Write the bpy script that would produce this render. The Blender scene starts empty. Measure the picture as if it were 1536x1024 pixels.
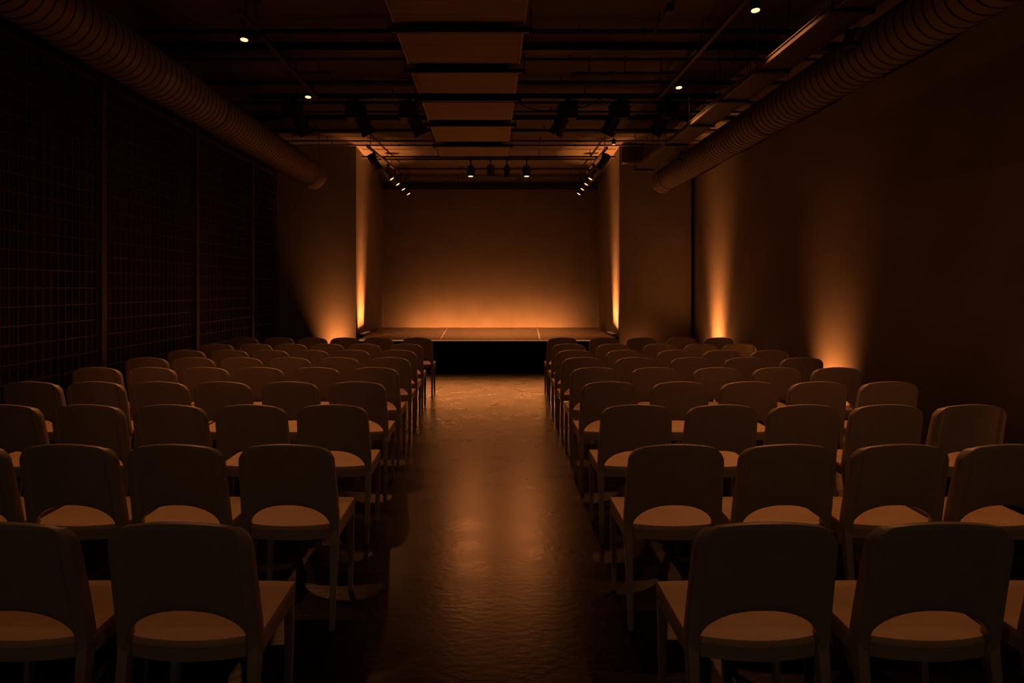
import bpy, bmesh, math, random
from mathutils import Vector, Matrix
random.seed(7)
S = bpy.context.scene
C = S.collection
PI = math.pi

# ------------------------------------------------------------------ materials
def mat(name, col, rough=.6, metal=0., var=0., vscale=6., bump=0., bscale=40., spec=.5, stretch=(1, 1, 1), rvar=0.):
    m = bpy.data.materials.new(name); m.use_nodes = True
    nt = m.node_tree; b = nt.nodes['Principled BSDF']
    b.inputs['Roughness'].default_value = rough
    b.inputs['Metallic'].default_value = metal
    b.inputs['Specular IOR Level'].default_value = spec
    tc = nt.nodes.new('ShaderNodeTexCoord'); mp = nt.nodes.new('ShaderNodeMapping')
    mp.inputs['Scale'].default_value = stretch
    nt.links.new(tc.outputs['Object'], mp.inputs['Vector'])
    n = nt.nodes.new('ShaderNodeTexNoise'); n.inputs['Scale'].default_value = vscale
    n.inputs['Detail'].default_value = 5.
    nt.links.new(mp.outputs[0], n.inputs['Vector'])
    r = nt.nodes.new('ShaderNodeValToRGB')
    r.color_ramp.elements[0].position = .3; r.color_ramp.elements[1].position = .7
    r.color_ramp.elements[0].color = tuple(c * (1 - var) for c in col) + (1,)
    r.color_ramp.elements[1].color = tuple(min(1, c * (1 + var)) for c in col) + (1,)
    nt.links.new(n.outputs['Fac'], r.inputs['Fac'])
    nt.links.new(r.outputs['Color'], b.inputs['Base Color'])
    if rvar:
        mr = nt.nodes.new('ShaderNodeMapRange')
        mr.inputs['From Min'].default_value = .3; mr.inputs['From Max'].default_value = .7
        mr.inputs['To Min'].default_value = rough - rvar; mr.inputs['To Max'].default_value = rough + rvar
        nt.links.new(n.outputs['Fac'], mr.inputs['Value']); nt.links.new(mr.outputs[0], b.inputs['Roughness'])
    if bump:
        n2 = nt.nodes.new('ShaderNodeTexNoise'); n2.inputs['Scale'].default_value = bscale
        n2.inputs['Detail'].default_value = 4.
        nt.links.new(mp.outputs[0], n2.inputs['Vector'])
        bp = nt.nodes.new('ShaderNodeBump'); bp.inputs['Strength'].default_value = bump
        bp.inputs['Distance'].default_value = .02
        nt.links.new(n2.outputs['Fac'], bp.inputs['Height'])
        nt.links.new(bp.outputs['Normal'], b.inputs['Normal'])
    return m

def emis(name, col, st):
    m = bpy.data.materials.new(name); m.use_nodes = True
    b = m.node_tree.nodes['Principled BSDF']
    b.inputs['Base Color'].default_value = (.1, .1, .1, 1)
    b.inputs['Emission Color'].default_value = col + (1,)
    b.inputs['Emission Strength'].default_value = st
    return m

def slat_mat(name, col, scale, axis, dark):
    """upright boards of uneven tone with dark joints between them"""
    m = bpy.data.materials.new(name); m.use_nodes = True
    nt = m.node_tree; b = nt.nodes['Principled BSDF']; b.inputs['Roughness'].default_value = .7
    tc = nt.nodes.new('ShaderNodeTexCoord'); sp = nt.nodes.new('ShaderNodeSeparateXYZ')
    nt.links.new(tc.outputs['Object'], sp.inputs[0])
    mu = nt.nodes.new('ShaderNodeMath'); mu.operation = 'MULTIPLY'; mu.inputs[1].default_value = scale
    nt.links.new(sp.outputs[axis], mu.inputs[0])
    fl = nt.nodes.new('ShaderNodeMath'); fl.operation = 'FLOOR'; nt.links.new(mu.outputs[0], fl.inputs[0])
    fr = nt.nodes.new('ShaderNodeMath'); fr.operation = 'FRACT'; nt.links.new(mu.outputs[0], fr.inputs[0])
    wn = nt.nodes.new('ShaderNodeTexWhiteNoise'); wn.noise_dimensions = '1D'
    nt.links.new(fl.outputs[0], wn.inputs['W'])
    gt = nt.nodes.new('ShaderNodeMath'); gt.operation = 'GREATER_THAN'; gt.inputs[1].default_value = dark
    nt.links.new(fr.outputs[0], gt.inputs[0])
    ad = nt.nodes.new('ShaderNodeMath'); ad.operation = 'MULTIPLY_ADD'
    ad.inputs[1].default_value = .8; ad.inputs[2].default_value = .45
    nt.links.new(wn.outputs['Value'], ad.inputs[0])
    mm = nt.nodes.new('ShaderNodeMath'); mm.operation = 'MULTIPLY'
    nt.links.new(ad.outputs[0], mm.inputs[0]); nt.links.new(gt.outputs[0], mm.inputs[1])
    vm = nt.nodes.new('ShaderNodeVectorMath'); vm.operation = 'SCALE'; vm.inputs[0].default_value = col
    nt.links.new(mm.outputs[0], vm.inputs['Scale'])
    nt.links.new(vm.outputs[0], b.inputs['Base Color'])
    return m

M = {
 'plaster': mat('plaster', (.30, .265, .225),   .85, var=.13, vscale=1.3, bump=.1, bscale=30),
 'plaster_smooth': mat('plaster_smooth', (.24, .212, .18), .85, var=.08, vscale=2.2, bump=.2, bscale=60),
 'ceiling': mat('ceiling_paint', (.125, .103, .085), .8, var=.2, vscale=1.5, bump=.3, bscale=25, stretch=(.3, 2, 1)),
 'floor': mat('polished_concrete', (.004, .0035, .0032), .285, var=.5, vscale=3.2, bump=.07, bscale=22, spec=.11, stretch=(.9, 1.5, 1), rvar=.025),
 'slats': slat_mat('dark_slats', (.045, .03, .022), 17., 'Y', .22),
 'dark_wall': mat('dark_wall', (.05, .045, .04), .9, var=.2),
 'beige': mat('beige_chair', (.43, .37, .31), .42, var=.06, vscale=14, bump=.08, bscale=220),
 'seat': mat('beige_seat', (.62, .44, .27), .6, var=.07, vscale=12, bump=.12, bscale=320),
 'black': mat('black_metal', (.012, .012, .013), .5, var=.2),
 'pipe': mat('dark_pipe', (.02, .018, .016), .5, var=.3),
 'steel': mat('dark_steel', (.10, .085, .075), .45, metal=.2, var=.2),
 'duct': mat('duct_metal', (.28, .255, .225), .55, metal=.2, var=.12, vscale=3),
 'duct_seam': mat('duct_seam', (.06, .048, .038), .6, metal=.2, var=.2),
 'duct_dark': mat('duct_slot', (.012, .01, .009), .8),
 'box_face': mat('duct_box_face', (.42, .38, .34), .5, var=.15),
 'tray': mat('tray_metal', (.09, .075, .06), .5, metal=.3, var=.35, vscale=45),
 'tray_edge': mat('tray_edge_metal', (.2, .17, .14), .45, metal=.3, var=.1),
 'panel': mat('oak_panel', (.28, .21, .145), .6, var=.22, vscale=2.2, stretch=(.25, 9, 1), bump=.1, bscale=12),
 'panel_edge': mat('oak_edge', (.42, .33, .24), .5, var=.1),
 'deck': mat('stage_deck', (.22, .16, .12), .30, var=.3, vscale=3, stretch=(.4, 3, 1), bump=.02, bscale=20, rvar=.08),
 'trim': mat('pale_trim', (.75, .66, .55), .4, var=.1),
 'skirt': mat('stage_skirt', (.006, .006, .007), .9, var=.2, spec=.2),
 'lamp': emis('warm_lamp', (1., .5, .2), 2.6),
 'lamp_small': emis('warm_lamp_dim', (1., .42, .14), .9),
 'nosing': emis('nosing_added_glow', (1., .36, .11), .32),  # added glow standing in for a pale lit deck edge
 'led': emis('amber_led', (1., .4, .1), .12),
}

# ------------------------------------------------------------------ helpers
def box(bm, x0, x1, y0, y1, z0, z1, mtx=None):
    r = bmesh.ops.create_cube(bm, size=1.)
    for v in r['verts']:
        v.co = Vector((x0 + (v.co.x + .5) * (x1 - x0), y0 + (v.co.y + .5) * (y1 - y0), z0 + (v.co.z + .5) * (z1 - z0)))
        if mtx: v.co = mtx @ v.co
    return r['verts']

def cyl(bm, a, b, r, seg=12, r2=None, cap=True):
    a = Vector(a); b = Vector(b); d = b - a
    m = Matrix.Translation((a + b) / 2) @ d.to_track_quat('Z', 'Y').to_matrix().to_4x4()
    return bmesh.ops.create_cone(bm, cap_ends=cap, segments=seg, radius1=r, radius2=r if r2 is None else r2, depth=d.length, matrix=m)['verts']

def tube(bm, pts, r, seg=8):
    rings = []
    n = len(pts)
    for i, p in enumerate(pts):
        t = Vector(pts[min(i + 1, n - 1)]) - Vector(pts[max(i - 1, 0)])
        q = t.to_track_quat('Z', 'Y').to_matrix()
        rings.append([bm.verts.new(Vector(p) + q @ Vector((r * math.cos(2 * PI * k / seg), r * math.sin(2 * PI * k / seg), 0))) for k in range(seg)])
    for a, b in zip(rings, rings[1:]):
        for k in range(seg): bm.faces.new((a[k], a[(k + 1) % seg], b[(k + 1) % seg], b[k]))
    bm.faces.new(rings[0][::-1]); bm.faces.new(rings[-1])

def prism(bm, pts, z0, z1):
    lo = [bm.verts.new((x, y, z0)) for x, y in pts]; hi = [bm.verts.new((x, y, z1)) for x, y in pts]
    n = len(pts)
    bm.faces.new(lo[::-1]); bm.faces.new(hi)
    for i in range(n): bm.faces.new((lo[i], lo[(i + 1) % n], hi[(i + 1) % n], hi[i]))

def bevel(bm, w, seg=2, ang=40):
    bmesh.ops.recalc_face_normals(bm, faces=bm.faces[:])
    es = [e for e in bm.edges if len(e.link_faces) == 2 and e.calc_face_angle(0) > math.radians(ang)]
    if es: bmesh.ops.bevel(bm, geom=es, offset=w, segments=seg, affect='EDGES', profile=.5, clamp_overlap=True)

def obj(name, bm, m, parent=None, smooth=False, bev=0.):
    if bev: bevel(bm, bev)
    bmesh.ops.recalc_face_normals(bm, faces=bm.faces[:])
    me = bpy.data.meshes.new(name); bm.to_mesh(me); bm.free()
    if smooth:
        for p in me.polygons: p.use_smooth = True
        me.set_sharp_from_angle(angle=math.radians(42))
    me.materials.append(M[m] if isinstance(m, str) else m)
    o = bpy.data.objects.new(name, me); C.objects.link(o)
    if parent: o.parent = parent
    return o

def tag(o, label, cat, group=None):
    o['label'] = label; o['category'] = cat
    if group: o['group'] = group
    return o

def thing(name, label, cat, loc=(0, 0, 0), group=None):
    o = bpy.data.objects.new(name, None); C.objects.link(o); o.location = loc
    o.empty_display_size = .1
    return tag(o, label, cat, group)

def struct(name, bm, m, bev=0.):
    o = obj(name, bm, m, bev=bev); o['kind'] = 'structure'; return o

def spot(name, loc, target, watt, angle, blend=.6, col=(1., .31, .075), r=.04):
    l = bpy.data.lights.new(name, 'SPOT'); l.energy = watt; l.color = col
    l.spot_size = math.radians(angle); l.spot_blend = blend; l.shadow_soft_size = r
    o = bpy.data.objects.new(name, l); C.objects.link(o); o.location = loc
    o.rotation_euler = (Vector(target) - Vector(loc)).to_track_quat('-Z', 'Y').to_euler()
    return o

def area(name, loc, target, watt, sx, sy, spread=180, col=(1., .31, .075)):
    l = bpy.data.lights.new(name, 'AREA'); l.energy = watt; l.color = col
    l.shape = 'RECTANGLE'; l.size = sx; l.size_y = sy; l.spread = math.radians(spread)
    o = bpy.data.objects.new(name, l); C.objects.link(o); o.location = loc
    d = (Vector(target) - Vector(loc)).normalized()
    x = Vector((1, 0, 0)); z = -d; y = z.cross(x).normalized(); x = y.cross(z)
    o.rotation_euler = Matrix((x, y, z)).transposed().to_euler()
    return o

ORD = ['', 'first', 'second', 'third', 'fourth', 'fifth', 'sixth', 'seventh', 'eighth', 'ninth', 'tenth', 'eleventh', 'twelfth']
ZC = 4.27          # ceiling height
XL, XR = -4.35, 3.95

# ------------------------------------------------------------------ the room
b = bmesh.new(); box(b, XL - .2, XR + .2, -3.2, 16.4, -.2, 0); struct('floor', b, 'floor')
b = bmesh.new(); box(b, XL - .2, XR + .2, -3.2, 16.4, ZC, ZC + .2); struct('ceiling', b, 'ceiling')
b = bmesh.new(); box(b, XL - .2, XL, -3.2, 16.4, 0, ZC); struct('wall_left', b, 'slats')
b = bmesh.new(); box(b, XR, XR + .2, -3.2, 16.4, 0, ZC); struct('wall_right', b, 'plaster')
b = bmesh.new(); box(b, XL, XR, -3.2, -3.0, 0, ZC); struct('wall_front', b, 'dark_wall')
b = bmesh.new(); box(b, -2.8, 2.9, 16.0, 16.25, 0, ZC); struct('wall_back', b, 'plaster_smooth')
b = bmesh.new(); prism(b, [(XL, 12.2), (-2.555, 12.2), (-2.655, 16.25), (XL, 16.25)], 0, ZC); struct('wall_stage_left', b, 'plaster_smooth')
b = bmesh.new(); prism(b, [(2.52, 12.2), (XR, 12.2), (XR, 16.25), (2.76, 16.25)], 0, ZC); struct('wall_stage_right', b, 'plaster_smooth')
# black shadow gap in the corner of the plaster wall, ledge over the wing, ceiling beams
b = bmesh.new(); box(b, -2.62, 2.72, 12.2, 16.0, ZC - .012, ZC); struct('trim_20', b, 'plaster_smooth')  # added paler slab; the lit look of the stage ceiling is in its colour
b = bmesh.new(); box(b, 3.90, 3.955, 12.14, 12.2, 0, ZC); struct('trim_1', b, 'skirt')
b = bmesh.new(); box(b, 2.54, 3.0, 11.95, 12.2, 3.88, 3.92); box(b, 2.54, 3.94, 12.1, 12.2, 3.92, ZC); struct('trim_2', b, 'ceiling')
for i, (yy, w, h) in enumerate([(3.2, .16, .12), (4.7, .16, .12), (7.15, .14, .09), (10.15, .12, .07), (11.0, .1, .05), (13.4, .06, .04), (14.5, .06, .04)]):
    b = bmesh.new(); x0, x1 = (XL, XR) if yy < 12 else (-2.56, 2.54)
    box(b, x0, x1, yy - w / 2, yy + w / 2, ZC - h, ZC); struct('trim_%d' % (i + 3), b, 'pipe')

# ------------------------------------------------------------------ mesh screens along the dark wall
posts = [.4, 2.45, 4.53, 6.68, 8.83, 10.9, 12.13]
pn = {1: None}
for i, yy in enumerate(posts):
    if yy < 4: continue
    t = bmesh.new(); box(t, -4.14, -4.05, yy - .045, yy + .045, 0, 3.75)
    k = len(posts) - i
    lab = ('dark steel post of the mesh screen, against the stage wall' if k == 1 else
           'dark steel post between mesh panels, %s post from the stage wall' % ORD[k])
    o = tag(obj('steel_post', t, 'steel', bev=.004), lab, 'post', 'posts of the mesh screen')
for i in range(2, 6):
    y0, y1 = posts[i] + .05, posts[i + 1] - .05
    k = 6 - i
    p = thing('mesh_panel', ('narrow black wire mesh panel in the corner by the stage wall' if k == 1 else
              'wide black wire mesh panel, %s panel from the stage wall' % ORD[k]), 'screen', (-4.1, (y0 + y1) / 2, 0), 'wire mesh panels along the wall')
    hy = (y1 - y0) / 2
    f = bmesh.new()
    box(f, -.02, .02, -hy, -hy + .035, .04, 3.66); box(f, -.02, .02, hy - .035, hy, .04, 3.66)
    box(f, -.02, .02, -hy, hy, .0, .04); box(f, -.02, .02, -hy, hy, 3.66, 3.70)
    obj('frame', f, 'steel', p)
    g = bmesh.new(); n = max(4, round(2 * hy / .105))
    for j in range(1, n):
        yy = -hy + 2 * hy * j / n
        box(g, .006, .014, yy - .005, yy + .005, .04, 3.66)
    for j in range(1, 22):
        zz = .04 + 3.62 * j / 22
        box(g, .014, .024, -hy, hy, zz - .006, zz + .006)
    obj('wire_mesh', g, 'steel', p)

# ------------------------------------------------------------------ stage
ST = .58
st = thing('stage_platform', 'low dark stage platform with glossy deck and black skirt', 'stage', (0, 13.4, 0))
def sx(y, s):   # stage edge
    k = (y - 11.46) / (15.12 - 11.46)
    return -2.36 - .2 * k if s < 0 else 2.34 + .25 * k
seam = [(-.88, -.98), (.93, 1.16)]
def seamx(i, y):
    k = (y - 11.46) / (15.12 - 11.46)
    return seam[i][0] + (seam[i][1] - seam[i][0]) * k
ya, yb = 11.46 - 13.4, 15.12 - 13.4
for q in range(3):
    xa = (lambda y: sx(y, -1)) if q == 0 else (lambda y, q=q: seamx(q - 1, y) + .013)
    xb = (lambda y: sx(y, 1)) if q == 2 else (lambda y, q=q: seamx(q, y) - .013)
    d = bmesh.new()
    prism(d, [(xa(11.46), ya), (xb(11.46), ya), (xb(15.12), yb), (xa(15.12), yb)], ST - .04, ST)
    obj('deck_panel', d, 'deck', st, bev=.002)
for q in range(2):
    d = bmesh.new()
    prism(d, [(seamx(q, 11.46) - .013, ya), (seamx(q, 11.46) + .013, ya), (seamx(q, 15.12) + .013, yb), (seamx(q, 15.12) - .013, yb)], ST - .04, ST + .003)
    o = obj('joint_strip', d, 'trim', st); o['label'] = 'thin pale joint strip between deck panels'
d = bmesh.new(); prism(d, [(-2.34, ya + .02), (2.32, ya + .02), (2.55, yb - .02), (-2.52, yb - .02)], 0, ST - .04)
o = obj('skirt', d, 'skirt', st); o['label'] = 'matt black skirt below the deck'

d = bmesh.new(); box(d, -2.36, 2.34, ya - .02, ya, ST - .04, ST - .014); obj('edge_profile', d, 'black', st)
d = bmesh.new(); box(d, -2.36, 2.34, ya - .022, ya, ST - .014, ST + .002)  # edge highlight made by a weak added glow
o = obj('nosing_added_strip', d, 'nosing', st); o['label'] = 'thin nosing strip with added glow along the front edge of the deck'
area('nosing_added_fill', (0, 11.40, ST - .055), (0, 10.75, 0), 7.5, 3.0, .02, 86, (1., .285, .065))  # added light for the bright floor patch before the stage

# light batten in the gap behind the deck
lb = thing('led_batten', 'amber light batten in the gap between stage deck and back wall', 'light', (0.05, 15.24, 0))
d = bmesh.new(); box(d, -2.1, 2.1, -.05, .05, .22, .28)
for k in (-1.8, -.6, .6, 1.8): box(d, k - .03, k + .03, -.05, .05, 0, .22)
obj('housing', d, 'black', lb, bev=.004)
d = bmesh.new(); box(d, -2.07, 2.07, -.03, .03, .28, .287); obj('diffuser', d, 'led', lb)
area('batten_light', (.05, 15.24, .31), (.05, 16.0,   .48), 54, 4.0, .05, 135, (1., .285, .065))

# ------------------------------------------------------------------ chairs
def sm(a, b2, x):
    t = max(0, min(1, (x - a) / (b2 - a))); return t * t * (3 - 2 * t)

def backrest_bm():
    hw0 = .2175; ax = .187
    ua = ax / hw0
    us = sorted(set([0] + [ua * math.sin(k / 9 * PI / 2) for k in range(1, 10)] + [ua + .004] +
                    [.84, .87, .90, .925, .945, .96, .975, .986, .995, 1.0]))
    us = [-u for u in us[:0:-1]] + us
    def hw(z): return hw0 - .012 * max(0, (z - .43) / .4) ** 1.5
    def zt(u):
        a = abs(u); z = .834 - .031 * a * a
        if a > .70: z -= .056 * (1 - math.sqrt(max(0, 1 - ((a - .70) / .30) ** 2)))
        return z
    def zb(u):
        x = abs(u) * hw0
        if x <= ax + 1e-6: return .434 + .112 * max(0, 1 - (x / ax) ** 2.3) ** .55
        return .40
    bm = bmesh.new(); N = 14; F, B = [], []
    for u in us:
        a = abs(u); f, r = [], []
        for j in range(N + 1):
            z = zb(u) + (zt(u) - zb(u)) * j / N
            k = max(0, (z - .42) / .41)
            y = -.128 - .082 * k ** 1.12 - .026 * (1 - u * u) * (.55 + .45 * k)
            ts = .012 * sm(.80, .87, a)                 # the upright stiles stand proud of the thin panel
            x = u * hw(z)
            f.append(bm.verts.new((x, y + .011 + 1.6 * ts * (1.25 - .5 * k), z))); r.append(bm.verts.new((x, y - .011 - .5 * ts, z)))
        F.append(f); B.append(r)
    n = len(us)
    for i in range(n - 1):
        for j in range(N):
            bm.faces.new((F[i][j], F[i + 1][j], F[i + 1][j + 1], F[i][j + 1]))
            bm.faces.new((B[i][j + 1], B[i + 1][j + 1], B[i + 1][j], B[i][j]))
        bm.faces.new((F[i][N], F[i + 1][N], B[i + 1][N], B[i][N]))
        bm.faces.new((B[i][0], B[i + 1][0], F[i + 1][0], F[i][0]))
    for i in (0, n - 1):
        for j in range(N): bm.faces.new((F[i][j], F[i][j + 1], B[i][j + 1], B[i][j]))
    bevel(bm, .0045, 2, 55)
    return bm

def seat_outline(ins=0.):
    h = .2175 - ins; pts = []
    for k in range(13):
        u = -1 + k / 6; pts.append((u * h, .222 - ins + .008 * (1 - u * u)))
    pts = pts[::-1]                                     # front edge from +x to -x
    pts += [(-h, .05), (-h, -.115 + ins)]
    for k in range(15):
        u = -1 + k / 7; pts.append((u * (.190 - ins), -.128 + ins - .034 * (1 - u * u)))
    pts += [(h, -.115 + ins), (h, .05)]
    return pts

def seat_bm():
    bm = bmesh.new(); o = seat_outline(); n = len(o)
    levels = [(1., .424), (1., .441), (.985, .4455), (.8, .4445), (.5, .4425), (.2, .441)]
    rings = [[bm.verts.new((x * s, .04 + (y - .04) * s, z + .006 * (y + .15) / .37)) for x, y in o] for s, z in levels]
    for a, c in zip(rings, rings[1:]):
        for k in range(n): bm.faces.new((a[k], a[(k + 1) % n], c[(k + 1) % n], c[k]))
    bm.faces.new(rings[0][::-1]); bm.faces.new(rings[-1])
    return bm

def apron_bm():
    bm = bmesh.new(); o = seat_outline(.0015); i = seat_outline(.024); n = len(o)
    z0, z1 = .382, .425
    def lv(p, z): return [bm.verts.new((x, y, z + (.006 * (y + .15) / .37 if z > .4 else 0))) for x, y in p]
    r = [lv(o, z0), lv(o, z1), lv(i, z1), lv(i, z0)]
    for q in range(4):
        a, c = r[q], r[(q + 1) % 4]
        for k in range(n): bm.faces.new((a[k], a[(k + 1) % n], c[(k + 1) % n], c[k]))
    return bm

def leg_bm(sxx, front):
    bm = bmesh.new()
    x = sxx * .2005
    if front: secs = [(0, .170, .011, .010), (.22, .192, .014, .013), (.428, .207, .0165, .016)]
    else: secs = [(0, -.205, .011, .011), (.22, -.160, .0145, .015), (.36, -.132, .0168, .022), (.425, -.124, .0168, .022)]
    rings = []
    for z, y, hx, hy in secs:
        xo = x + sxx * (.0168 - hx) * .9
        rings.append([bm.verts.new((xo + a * hx, y + c * hy, z)) for a, c in ((-1, -1), (1, -1), (1, 1), (-1, 1))])
    for a, c in zip(rings, rings[1:]):
        for k in range(4): bm.faces.new((a[k], a[(k + 1) % 4], c[(k + 1) % 4], c[k]))
    bm.faces.new(rings[0][::-1]); bm.faces.new(rings[-1])
    bevel(bm, .0035, 2, 50)
    return bm

ch0 = thing('chair', 'x', 'chair', (0, 0, 0), 'audience chairs')
obj('backrest', backrest_bm(), 'beige', ch0, True)
obj('seat', seat_bm(), 'seat', ch0, True)
obj('seat_frame', apron_bm(), 'beige', ch0, True)
for s in (-1, 1):
    for fr in (True, False): obj('leg', leg_bm(s, fr), 'beige', ch0, True)

rows = [  # distance from the camera, places to each side of the aisle
    (2.09, [-0.923, -1.448], [0.829, 1.353, 1.878]),
    (3.02, [-0.902, -1.397, -1.875, -2.355], [0.837, 1.334, 1.836, 2.314]),
    (3.97, [-0.932, -1.415, -1.895, -2.388, -2.882], [0.88, 1.389, 1.877, 2.372, 2.866]),
    (4.89, [-0.972, -1.47, -1.972, -2.439, -2.913, -3.379], [0.896, 1.419, 1.93, 2.441, 2.967]),
    (5.73, [-0.994, -1.508, -2.001, -2.478, -2.944, -3.425], [0.928, 1.456, 1.995, 2.517, 3.039]),
    (6.52, [-0.995, -1.502, -1.989, -2.47, -2.947, -3.415], [0.942, 1.472, 2.023, 2.566, 3.127]),
    (7.27, [-1.017, -1.536, -1.996, -2.442, -2.894, -3.377], [0.961, 1.519, 2.093, 2.608, 3.139]),
    (8.06, [-1.032, -1.551, -2.005, -2.462, -2.899, -3.379], [0.996, 1.547, 2.129, 2.637, 3.111]),
    (9.08, [-0.998, -1.548, -2.014, -2.471, -2.942, -3.441], [1.032, 1.623, 2.145, 2.71, 3.227]),
]
used = False
for ri, (yy, lx, rx) in enumerate(rows):
    rn = 'front row before the stage' if ri == 8 else '%s row from the stage' % ORD[9 - ri] if ri else 'rearmost row'
    for side, xs in ((0, lx), (1, rx)):
        sn = 'plaster-wall side' if side else 'mesh-screen side'
        for ci, x in enumerate(xs):
            if not used: r = ch0; used = True
            else:
                r = ch0.copy(); C.objects.link(r)
                for p in list(ch0.children):
                    c = p.copy(); C.objects.link(c); c.parent = r
            place = 'on the aisle' if ci == 0 else '%s from the aisle' % ORD[ci + 1]
            r['label'] = 'beige chair %s, %s, %s' % (place, rn, sn)
            r['group'] = 'audience chairs on the %s' % sn
            r.location = (x, yy, 0); r.rotation_euler = (0, 0, math.radians(random.uniform(-.6, .6)))

# ------------------------------------------------------------------ ducts
def duct_bm(x, z, r, y0, y1, pitch):
    bm = bmesh.new(); seg = 48; prof = []
    n = int((y1 - y0) / pitch)
    for k in range(n):
        y = y0 + k * pitch
        prof += [(y, r), (y + .003, r + .005), (y + .011, r + .005), (y + .014, r)]
    prof += [(y1 - .02, r), (y1 - .015, r + .004), (y1, r + .004), (y1, r - .02)]
    rings = [[bm.verts.new((x + q * math.cos(2 * PI * k / seg), y, z + q * math.sin(2 * PI * k / seg))) for k in range(seg)] for y, q in prof]
    for a, c in zip(rings, rings[1:]):
        for k in range(seg): bm.faces.new((a[k], a[(k + 1) % seg], c[(k + 1) % seg], c[k]))
    bm.faces.new(rings[0]); bm.faces.new(rings[-1])
    fs = bm.faces
    for f in fs:
        c = f.calc_center_median(); q = math.hypot(c.x - x, c.z - z)
        if len(f.verts) == 4 and q > r + .002 and c.y < y1 - .03: f.material_index = 1
    return bm

def make_duct(name, label, x, z, r, y1, slots, boxes, hang):
    t = thing(name, label, 'duct', (x, 6., z))
    o = obj('duct_tube', duct_bm(0, 0, r, 1.0 - 6, y1 - 6, .098), 'duct', t, True)
    o.data.materials.append(M['duct_seam'])
    for yy, ln, ang in slots:
        a = math.radians(ang)
        m = Matrix.Translation((0, yy - 6, 0)) @ Matrix.Rotation(a, 4, Vector((0, -1, 0)))
        s = bmesh.new(); box(s, r - .012, r + .014, -ln / 2, ln / 2, -.045, .045, m)
        o = obj('air_slot', s, 'duct_dark', t); o['label'] = 'dark slot cut along the lower side of the duct'
    for yy, ang in boxes:
        a = math.radians(ang)
        m = Matrix.Translation((0, yy - 6, 0)) @ Matrix.Rotation(a, 4, Vector((0, -1, 0)))
        s = bmesh.new(); box(s, r - .02, r + .05, -.09, .09, -.075, .075, m)
        o = obj('access_box', s, 'black', t, bev=.004)
        s = bmesh.new(); box(s, r - .0, r + .045, -.096, -.089, -.045, .045, m)
        o2 = obj('access_plate', s, 'box_face', o); o2['label'] = 'pale plate on the black access box'
    for yy in hang:
        s = bmesh.new()
        for k in (-1, 1): cyl(s, (k * (r + .008), yy - 6, 0), (k * (r + .008), yy - 6, ZC - z), .004, 8)
        tube(s, [((r + .009) * math.cos(q), yy - 6, (r + .009) * math.sin(q)) for q in [PI + PI * k / 16 for k in range(17)]], .004, 6)
        obj('hanger', s, 'pipe', t)
    return t
make_duct('spiral_duct', 'fat ribbed round duct above the mesh screens', -3.18, 3.55, .225, 11.5,
          [(6.0, .8, 235), (7.9, .7, 235), (9.6, .6, 235)], [], [3.4, 7.2, 11.0])
make_duct('spiral_duct', 'fat ribbed round duct along the plaster wall', 3.10, 3.42, .2, 11.3,
          [(4.75, .75, 305), (6.2, .7, 305), (7.65, .65, 305), (9.2, .6, 305)], [(5.05, 160), (9.55, 160)], [3.4, 7.0, 10.8])

# cable tray
t = thing('cable_tray', 'perforated metal cable tray hung beside the plaster-wall duct', 'cable tray', (2.71, 6.5, 3.59))
s = bmesh.new(); box(s, -.15, .14, -5.5, 4.8, 0, .006); obj('tray_bottom', s, 'tray', t)
for k in (-1, 1):
    s = bmesh.new(); x = -.15 if k < 0 else .136
    box(s, x, x + .005, -5.5, 4.8, 0, .05); box(s, x - .004, x + .012, -5.5, 4.8, .046, .054)
    box(s, x - .006, x + .016, -5.5, 4.8, -.006, .004)
    o = obj('side_rail', s, 'tray_edge', t)
hy = [950 * 2.07 / (432 - p) for p in (105, 150, 187, 216)] + [3.6, 4.7, 11.0]
for yy in hy:
    s = bmesh.new(); box(s, -.175, .15, yy - 6.52, yy - 6.48, -.03, -.006)
    for x in (-.165, .145): cyl(s, (x, yy - 6.5, -.03), (x, yy - 6.5, ZC - 3.59), .006, 8)
    obj('trapeze_hanger', s, 'pipe', t)

# ------------------------------------------------------------------ oak ceiling panels and the rails between them
pan = [(3.2, 4.75), (4.95, 6.14), (6.38, 7.27), (7.56, 8.39), (8.81, 9.73), (10.05, 11.14), (11.55, 12.4)]
for i, (y0, y1) in enumerate(pan):
    k = len(pan) - i
    lab = 'oak ceiling panel over the front edge of the stage' if k == 1 else 'oak ceiling panel over the aisle, %s counted from the stage' % ORD[k]
    t = thing('ceiling_panel', lab, 'ceiling panel', (-.285, (y0 + y1) / 2, 4.1), 'oak panels over the aisle')
    h = (y1 - y0) / 2
    s = bmesh.new(); box(s, -.625, .625, -h, h, 0, .03); obj('board', s, 'panel', t, bev=.003)
    for q in (-1, 1):
        s = bmesh.new(); box(s, q * .634 - .009, q * .634 + .009, -h, h, -.008, .04); obj('edge_strip', s, 'panel_edge', t)
    s = bmesh.new()
    for q in (-.5, .5):
        for w in (-h + .1, h - .1): cyl(s, (q, w, .03), (q, w, ZC - 4.1), .006, 6)
    obj('hanger', s, 'pipe', t)
rl = [4.85, 6.25, 7.42, 8.54, 9.88, 11.32]
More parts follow.
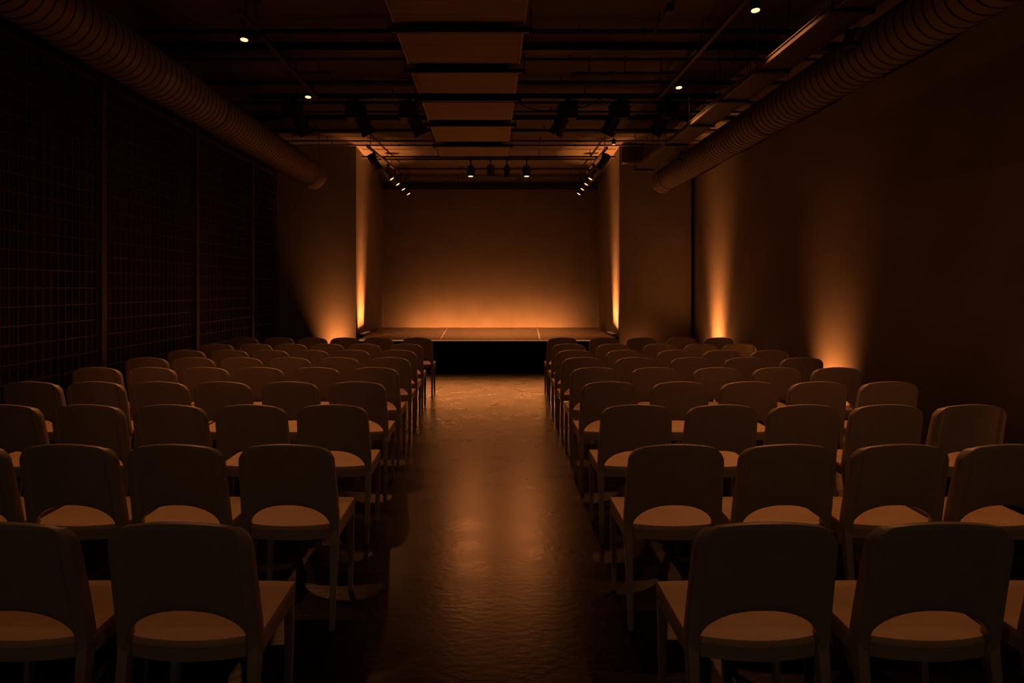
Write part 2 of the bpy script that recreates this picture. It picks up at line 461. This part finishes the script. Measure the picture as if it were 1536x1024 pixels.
for i, yy in enumerate(rl):
    k = len(rl) - i
    lab = 'slotted black rail below the oak panels, %s from the stage' % ('nearest' if k == 1 else ORD[k] + ' rail')
    t = thing('slotted_rail', lab, 'rail', (-.285, yy, 4.04), 'slotted rails between the oak panels')
    s = bmesh.new(); box(s, -.72, .72, -.022, .022, 0, .008)
    box(s, -.72, .72, -.022, -.018, 0, .045); box(s, -.72, .72, .018, .022, 0, .045)
    for q in range(28): box(s, -.70 + q * .05, -.675 + q * .05, -.024, -.021, .015, .03)
    obj('rail', s, 'black', t)
    for q in (-1, 1):
        s = bmesh.new(); cyl(s, (q * .70, 0, -.03), (q * .70, 0, ZC - 4.04), .007, 8); cyl(s, (q * .70, 0, -.015), (q * .70, 0, 0), .014, 8)
        obj('drop_rod', s, 'steel', t)

# ------------------------------------------------------------------ pipes under the ceiling
def pipe_thing(name, lab, yy, z, r, x0, x1, cat='pipe', group='pipes across the ceiling', square=False, nh=4, mt='pipe'):
    t = thing(name, lab, cat, ((x0 + x1) / 2, yy, z), group); h = (x1 - x0) / 2
    s = bmesh.new()
    if square:
        box(s, -h, h, -r, r, -r, r)
        for q in range(int(2 * h / .09)): box(s, -h + .03 + q * .09, -h + .07 + q * .09, -r - .003, -r, -r * .4, r * .4)
    else:
        cyl(s, (-h, 0, 0), (h, 0, 0), r, 12)
        for q in range(nh + 1):
            xx = -h + 2 * h * (q + .35) / (nh + .7) if nh else 0
            cyl(s, (xx - .02, 0, 0), (xx + .02, 0, 0), r * 1.45, 12)
    obj('pipe', s, mt, t, True)
    for q in range(nh):
        xx = -h + 2 * h * (q + .5) / nh
        s = bmesh.new(); cyl(s, (xx, 0, 0), (xx, 0, ZC - z), .007, 8); obj('drop_rod', s, 'pipe', t)
    return t
pl = [(5.4, .02), (6.6, .028), (7.4, .018), (8.25, .032), (9.12, .021), (9.6, .017), (10.75, .018), (11.5, .016), (11.85, .016)]
for i, (yy, r) in enumerate(pl):
    k = len(pl) - i
    lab = ('thin black pipe across the ceiling, nearest to the stage opening' if k == 1 else
           'black pipe across the hall ceiling, %s pipe from the stage opening' % ORD[k])
    pipe_thing('ceiling_pipe', lab, yy, 4.19, r, -3.9, 3.85)
pipe_thing('strut_channel', 'perforated black strut across the ceiling carrying the six large spotlights', 8.74, 4.16, .035, -3.3, 3.3, 'strut', None, True, 5, 'black')
pipe_thing('ceiling_pipe', 'short black pipe beside the oak panels, on the plaster-wall side', 7.5, 4.06, .018, .98, 2.25, group=None, nh=3)
pipe_thing('ceiling_pipe', 'short black pipe beside the oak panels, on the mesh-screen side', 7.6, 4.1, .016, -2.45, -1.9, group=None, nh=2)
pipe_thing('lighting_bar', 'black lighting bar over the stage carrying four small lamps', 12.5, 4.105, .026, -2.5, 2.5, 'lighting bar', None, nh=5, mt='black')
for yy, lab in ((14.2, 'thin dark pipe under the stage ceiling, in front of the box beam'), ):
    pipe_thing('stage_pipe', lab, yy, 4.2, .018, -2.55, 2.6, group=None, nh=4)
pipe_thing('stage_pipe', 'dark pipe below the box beam along the stage back wall', 15.05, 3.88, .022, -2.55, 2.6, group=None, nh=4)
s = bmesh.new(); box(s, -2.58, 2.62, 15.2, 15.42, 3.96, 4.07)
for q in (-2.2, -.75, .75, 2.2): cyl(s, (q, 15.31, 4.07), (q, 15.31, ZC), .01, 8)
tag(obj('box_beam', s, 'black', ), 'long black box beam across the stage ceiling at the back wall', 'beam')

# lighting tracks
def track(lab, p, q, name='lighting_track'):
    p = Vector(p); q = Vector(q); d = q - p
    t = thing(name, lab, 'track', p, 'lighting tracks')
    s = bmesh.new(); L = d.length
    m = d.to_track_quat('Y', 'Z').to_matrix().to_4x4()
    box(s, -.018, .018, 0, L, -.018, .018, m); box(s, -.022, .022, 0, L, -.021, -.016, m)
    obj('rail', s, 'steel', t)
    for k in (.06, .5, .94):
        c = d * k; s = bmesh.new(); cyl(s, c, (c.x, c.y, ZC - p.z), .007, 8); obj('drop_rod', s, 'pipe', t)
    return t
track('lighting track running into the stage on the mesh-screen side', (-2.16, 11.25, 4.05), (-1.86, 15.0, 4.05))
track('lighting track running into the stage on the plaster-wall side', (2.13, 11.4, 4.05), (2.13, 15.0, 4.05))
track('lighting track over the chairs on the mesh-screen side', (-2.32, 5.9, 4.10), (-2.32, 8.55, 4.10))
track('lighting track over the chairs on the plaster-wall side', (2.30, 5.2, 4.10), (2.30, 8.55, 4.10))

# ------------------------------------------------------------------ lamps
def orient(d): return Vector(d).normalized().to_track_quat('Z', 'Y').to_matrix().to_4x4()

def big_spot(lab, x, y, ztop, sgn):
    t = thing('stage_spotlight', lab, 'spotlight', (x, y, ztop), 'large spotlights on the strut')
    s = bmesh.new(); box(s, -.03, .03, -.045, .045, -.09, .0); cyl(s, (-.06, 0, -.03), (.06, 0, -.03), .015, 8); obj('clamp', s, 'black', t, bev=.004)
    s = bmesh.new(); box(s, -.135, .135, -.015, .015, -.11, -.085)
    for k in (-1, 1): box(s, k * .135 - .008, k * .135 + .008, -.02, .02, -.25, -.085)
    obj('yoke', s, 'black', t, bev=.003)
    s = bmesh.new(); box(s, -.118, .118, -.11, .11, -.28, -.06)
    for k in range(5): box(s, -.10, .10, -.116, -.108, -.27 + k * .035, -.255 + k * .035)
    obj('housing', s, 'black', t, bev=.012)
    d = Vector((sgn * .50, .35, -1)).normalized()
    c = Vector((sgn * .045, .02, -.215)); s = bmesh.new()
    cyl(s, c, c + d * .16, .092, 20); cyl(s, c + d * .14, c + d * .21, .078, 20); cyl(s, c + d * .20, c + d * .235, .092, 20)
    obj('barrel', s, 'black', t, True)
    s = bmesh.new(); cyl(s, c + d * .236, c + d * .24, .07, 20); obj('lens', s, 'steel', t)
    m = Matrix.Translation(c + d * .235) @ orient(d)
    for k in range(4):
        s = bmesh.new(); box(s, -.05, .05, .086, .091, 0, .05, m @ Matrix.Rotation(k * PI / 2, 4, 'Z')); obj('barn_door', s, 'black', t)
    s = bmesh.new(); tube(s, [(sgn * -.09, .02, -.14), (sgn * -.17, .02, -.10), (sgn * -.19, .0, -.05), (sgn * -.12, 0, -.015), (sgn * -.06, 0, -.012)], .007, 6)
    obj('power_cord', s, 'black', t)
    return t
for x, lab in ((-2.70, 'large black spotlight hanging nearest to the mesh screens'), (-1.83, 'large black spotlight, middle one on the mesh-screen side'),
               (-1.10, 'large black spotlight just beside the oak panels, mesh-screen side'), (1.09, 'large black spotlight just beside the oak panels, plaster-wall side'),
               (1.80, 'large black spotlight, middle one on the plaster-wall side'), (2.47, 'large black spotlight hanging nearest to the cable tray')):
    big_spot(lab, x, 8.74, 4.123, 1 if x < 0 else -1)

def par_can(lab, x, y, ztop, drop, d, lit, r=.075, L=.2, group='small lamps over the stage', name='par_spotlight'):
    """ztop: the bar or track it hangs from"""
    t = thing(name, lab, 'stage lamp', (x, y, ztop), group)
    d = Vector(d).normalized(); c = Vector((0, 0, -drop))
    s = bmesh.new(); box(s, -.025, .025, -.03, .03, -.05, 0); cyl(s, (0, 0, -.05), (0, 0, -max(.06, drop - r - .02)), .012, 8)
    obj('clamp', s, 'black', t, bev=.003)
    side = d.cross(Vector((0, 0, 1)))
    side = side.normalized() if side.length > .05 else Vector((1, 0, 0))
    s = bmesh.new(); pts = [c + side * (r + .012) * math.cos(q) + Vector((0, 0, 1)) * (r + .02) * math.sin(q) for q in [PI * k / 12 for k in range(13)]]
    tube(s, pts, .008, 6); obj('yoke', s, 'black', t)
    s = bmesh.new(); cyl(s, c - d * L * .55, c - d * L * .35, r * .7, 20, r); cyl(s, c - d * L * .35, c + d * L * .45, r, 20, cap=True)
    cyl(s, c + d * L * .40, c + d * L * .5, r * 1.12, 20)
    for k in range(3): cyl(s, c - d * L * (.3 - .12 * k), c - d * L * (.26 - .12 * k), r * 1.06, 20)
    obj('can', s, 'black', t, True)
    s = bmesh.new(); cyl(s, c + d * L * .5, c + d * L * .52, r * (.62 if abs(d.z) > .99 else .52), 20)
    o = obj('lens', s, 'lamp' if lit else 'steel', t)
    if lit: o['label'] = 'glowing warm lens'
    return t
par_can('small lit lamp on the stage bar, at the mesh-screen end of the four', -.355, 12.5, 4.077, .25, (0, 0, -1), True)
par_can('small unlit lamp on the stage bar beside the mesh-screen end lit one', .04, 12.5, 4.077, .23, (0, .3, -1), False)
par_can('narrow unlit lamp on the stage bar beside the plaster-wall end lit one', .36, 12.5, 4.077, .25, (0, .1, -1), False, r=.055, L=.22)
par_can('small lit lamp on the stage bar, at the plaster-wall end of the four', .75, 12.5, 4.077, .25, (0, 0, -1), True)
def trk(y, s): return -2.16 + .3 * (y - 11.25) / 3.75 if s < 0 else 2.13
for s_, nm in ((-1, 'mesh-screen side'), (1, 'plaster-wall side')):
    ys = [11.75, 12.85, 13.4, 13.95, 14.5]
    for k, yy in enumerate(ys):
        dn = ['nearest to the hall', 'second from the hall', 'third from the hall', 'fourth from the hall', 'nearest to the back wall'][k]
        par_can('black stage lamp on the %s track, %s' % (nm, dn), trk(yy, s_), yy, 4.028, .17 + .02 * k,
                (-s_ * .65, .06 if k else .35, -1), k > 0, r=.075, L=.24 if k else .3, group='lamps on the %s stage track' % nm)

def downlight(lab, x, y, dtilt, small=False):
    t = thing('downlight', lab, 'ceiling lamp', (x, y, ZC), 'little downlights over the chairs')
    s = bmesh.new(); cyl(s, (0, 0, -.02), (0, 0, 0), .035, 16); cyl(s, (0, 0, -.10), (0, 0, -.02), .008, 8); obj('stem', s, 'black', t)
    d = Vector(dtilt).normalized(); c = Vector((0, 0, -.10)); r = .035 if small else .045
    s = bmesh.new(); cyl(s, c, c + d * .09, r, 20); obj('can', s, 'black', t, True)
    s = bmesh.new(); cyl(s, c + d * .0905, c + d * .094, r * .82, 20); o = obj('lens', s, 'lamp_small' if small else 'lamp', t); o['label'] = 'glowing warm lens'
    return Vector((x, y, ZC)) + c + d * .11
DL = [('lit downlight over the mesh-side chairs, nearest to the camera', -2.52, 6.54, 0), ('lit downlight over the mesh-side chairs, nearest to the strut', -2.42, 8.5, 0),
      ('lit downlight over the plaster-side chairs, nearest to the camera', 2.46, 5.85, 0), ('lit downlight over the plaster-side chairs, nearest to the strut', 2.43, 8.1, 0),
      ('tiny lit downlight at the stage end of the plaster-wall side', 2.23, 11.3, 1)]
PW = 165
LC = (1., .335, .10)
for lab, x, y, sml in DL:
    p = downlight(lab, x, y, (0, -.12, -1), bool(sml))
    if not sml: spot('downlight_beam', p, (x * .9, y - 2.2, .45), PW, 72, 1., LC)
for x in (-1.95, 2.13):
    spot('added_track_beam', (x, 11.9, 3.75), (x * .95, 9.3, .45), PW * .6, 66, 1., LC)  # added spots beside unlit track lamps, brightening the chairs near the stage
# one added downlight each side behind the camera, unseen, brightens the chair backs
for x in (-2.0, 2.0):
    p = downlight('added dim downlight, unseen behind the camera, on the %s' % ('mesh-screen side' if x < 0 else 'plaster-wall side'), x, -1.6, (0, 0, -1), True)
    spot('added_rear_beam', p, (x * .6, 4.5, .6), 19, 135, 1., (1., .54, .29))
spot('added_wall_beam', (2.0, -1.6, 4.05), (3.95, 3.2, 2.3), 34, 64, 1., (1., .36, .12))  # added unseen spot that brightens the plaster wall
# the two lit lamps of the stage bar throw narrow beams down the aisle
for x in (-.355, .75): spot('stage_bar_beam', (x, 12.5, 3.70), (.1, 7.0, 0), 205, 40, 1., (1., .28, .07), .13)
for x in (-.355, .75): spot('stage_bar_spill', (x, 12.5, 3.70), (x, 13.2, ST), 420, 74, 1., LC)

# floor uplights
AM = (1., .285, .065)
def wash(p, out, watt, w, tilt, spread):
    """soft upward light of an uplight lying along the wall; out = direction to the wall"""
    p = Vector(p); o = Vector(out)
    l = area('uplight_glow', p, p + Vector((0, 0, 1)) + o * tilt, watt, .12, w, spread, AM)
    z = -((Vector((0, 0, 1)) + o * tilt).normalized())
    y = o.cross(Vector((0, 0, 1))).normalized(); x = y.cross(z)
    l.rotation_euler = Matrix((x, y, z)).transposed().to_euler()
    return l
def wallbar(lab, x, y, z, lx, ly):
    t = thing('uplight', lab, 'floor lamp', (x, y, z), 'amber uplights at the walls')
    s = bmesh.new(); box(s, -lx / 2, lx / 2, -ly / 2, ly / 2, 0, .04); obj('housing', s, 'black', t, bev=.004)
    s = bmesh.new(); box(s, -lx / 2 + .012, lx / 2 - .012, -ly / 2 + .012, ly / 2 - .012, .04, .043); obj('lens', s, 'led', t)
wallbar('floor uplight at the plaster wall, in the corner by the stage', 3.74, 10.9, 0, .16, .5)
wash((3.74, 10.9, .06), (1, 0, 0), 11, .45, .2, 38); wash((3.74, 10.9, .06), (1, 0, 0), 9, .45, .1, 120)
wallbar('floor uplight at the plaster wall, beside the third row from the stage', 3.74, 7.25, 0, .16, .5)
wash((3.74, 7.25, .06), (1, 0, 0), 8.5, .45, .55, 66)
wallbar('added unseen floor uplight at the plaster wall beside the rear rows', 3.74, 3.6, 0, .16, .5)
wash((3.74, 3.6, .06), (1, 0, 0), 3, .45, .5, 140)  # added lamp out of view, brightens the near end of the wall
wallbar('floor uplight at the stage wing beside the mesh screens', -2.92, 11.98, 0, .5, .16)
wash((-2.92, 11.98, .06), (0, 1, 0), 6.5, .4, .24, 58)
wallbar('floor uplight at the stage wing beside the plaster wall', 2.85, 11.98, 0, .5, .16)
wash((2.85, 11.98, .06), (0, 1, 0), .8, .45, .3, 90)
wallbar('uplight on the deck at the mesh-screen side stage wall', -2.475, 12.72, ST + .005, .1, .7)
wash((-2.46, 12.72, ST + .06), (-1, 0, 0), 27, .66, .10, 46)
wallbar('uplight on the deck at the plaster-wall side stage wall', 2.455, 12.72, ST + .005, .1, .7)
wash((2.44, 12.72, ST + .06), (1, 0, 0), 27, .66, .10, 46)

# little dark pendant and a conduit with its junction box
t = thing('pendant_lamp', 'tiny unlit pendant hanging next to a lit downlight over the mesh-side chairs', 'pendant', (-2.22, 6.05, ZC))
s = bmesh.new(); cyl(s, (0, 0, -.02), (0, 0, 0), .05, 16); obj('canopy', s, 'pipe', t)
s = bmesh.new(); cyl(s, (0, 0, -.30), (0, 0, -.02), .006, 8); obj('stem', s, 'steel', t)
s = bmesh.new(); bmesh.ops.create_uvsphere(s, u_segments=16, v_segments=10, radius=.045, matrix=Matrix.Translation((0, 0, -.34))); obj('globe', s, 'pipe', t, True)
t = thing('ceiling_conduit', 'short conduit with a junction box running towards the stage beside the oak panels', 'conduit', (1.7, 5.8, 4.15))
s = bmesh.new(); cyl(s, (0, -.9, 0), (0, .7, 0), .014, 10); obj('tube', s, 'pipe', t, True)
s = bmesh.new(); box(s, -.035, .035, .1, .2, -.05, .03); obj('junction_box', s, 'steel', t, bev=.004)
s = bmesh.new()
for q in (-.6, .5): cyl(s, (0, q, 0), (0, q, ZC - 4.15), .006, 8)
obj('drop_rod', s, 'pipe', t)

# hanging cables
def cable(lab, pts, r=.009):
    c = [Vector(p) for p in pts]; out = []
    for i in range(len(c) - 1):
        p0, p1, p2, p3 = c[max(i - 1, 0)], c[i], c[i + 1], c[min(i + 2, len(c) - 1)]
        for k in range(8):
            u = k / 8
            out.append(.5 * ((2 * p1) + (p2 - p0) * u + (2 * p0 - 5 * p1 + 4 * p2 - p3) * u * u + (3 * p1 - p0 - 3 * p2 + p3) * u ** 3))
    out.append(c[-1]); s = bmesh.new(); tube(s, out, r, 8)
    return tag(obj('hanging_cable', s, 'black', None, True), lab, 'cable', 'loose cables at the ceiling')
cable('black cable sagging from the oak panels to the first spotlight', [(.36, 8.62, 4.08), (.5, 8.61, 3.98), (.7, 8.6, 3.93), (.9, 8.6, 3.94), (1.08, 8.6, 4.0)])
cable('black cable rising from the first spotlight to the strut', [(1.1, 8.6, 4.01), (1.28, 8.6, 3.97), (1.43, 8.6, 4.05), (1.6, 8.6, 4.11), (1.95, 8.62, 4.13)])

# ------------------------------------------------------------------ camera and view
cam = bpy.data.cameras.new('camera'); co = bpy.data.objects.new('camera', cam); C.objects.link(co)
co.location = (0, 0, 1.52); co.rotation_euler = (PI / 2, 0, 0)
cam.sensor_width = 36; cam.lens = 36 * 950 / 1536
cam.shift_x = 35 / 1536; cam.shift_y = -80 / 1536
S.camera = co
w = bpy.data.worlds.new('world'); S.world = w; w.use_nodes = True
w.node_tree.nodes['Background'].inputs['Color'].default_value = (.01, .009, .008, 1)
vs = S.view_settings
vs.view_transform = 'Standard'; vs.look = 'None'; vs.exposure = 0; vs.gamma = 1; vs.use_curve_mapping = False
S.cycles.use_denoising = True
S.cycles.max_bounces = 10; S.cycles.diffuse_bounces = 6
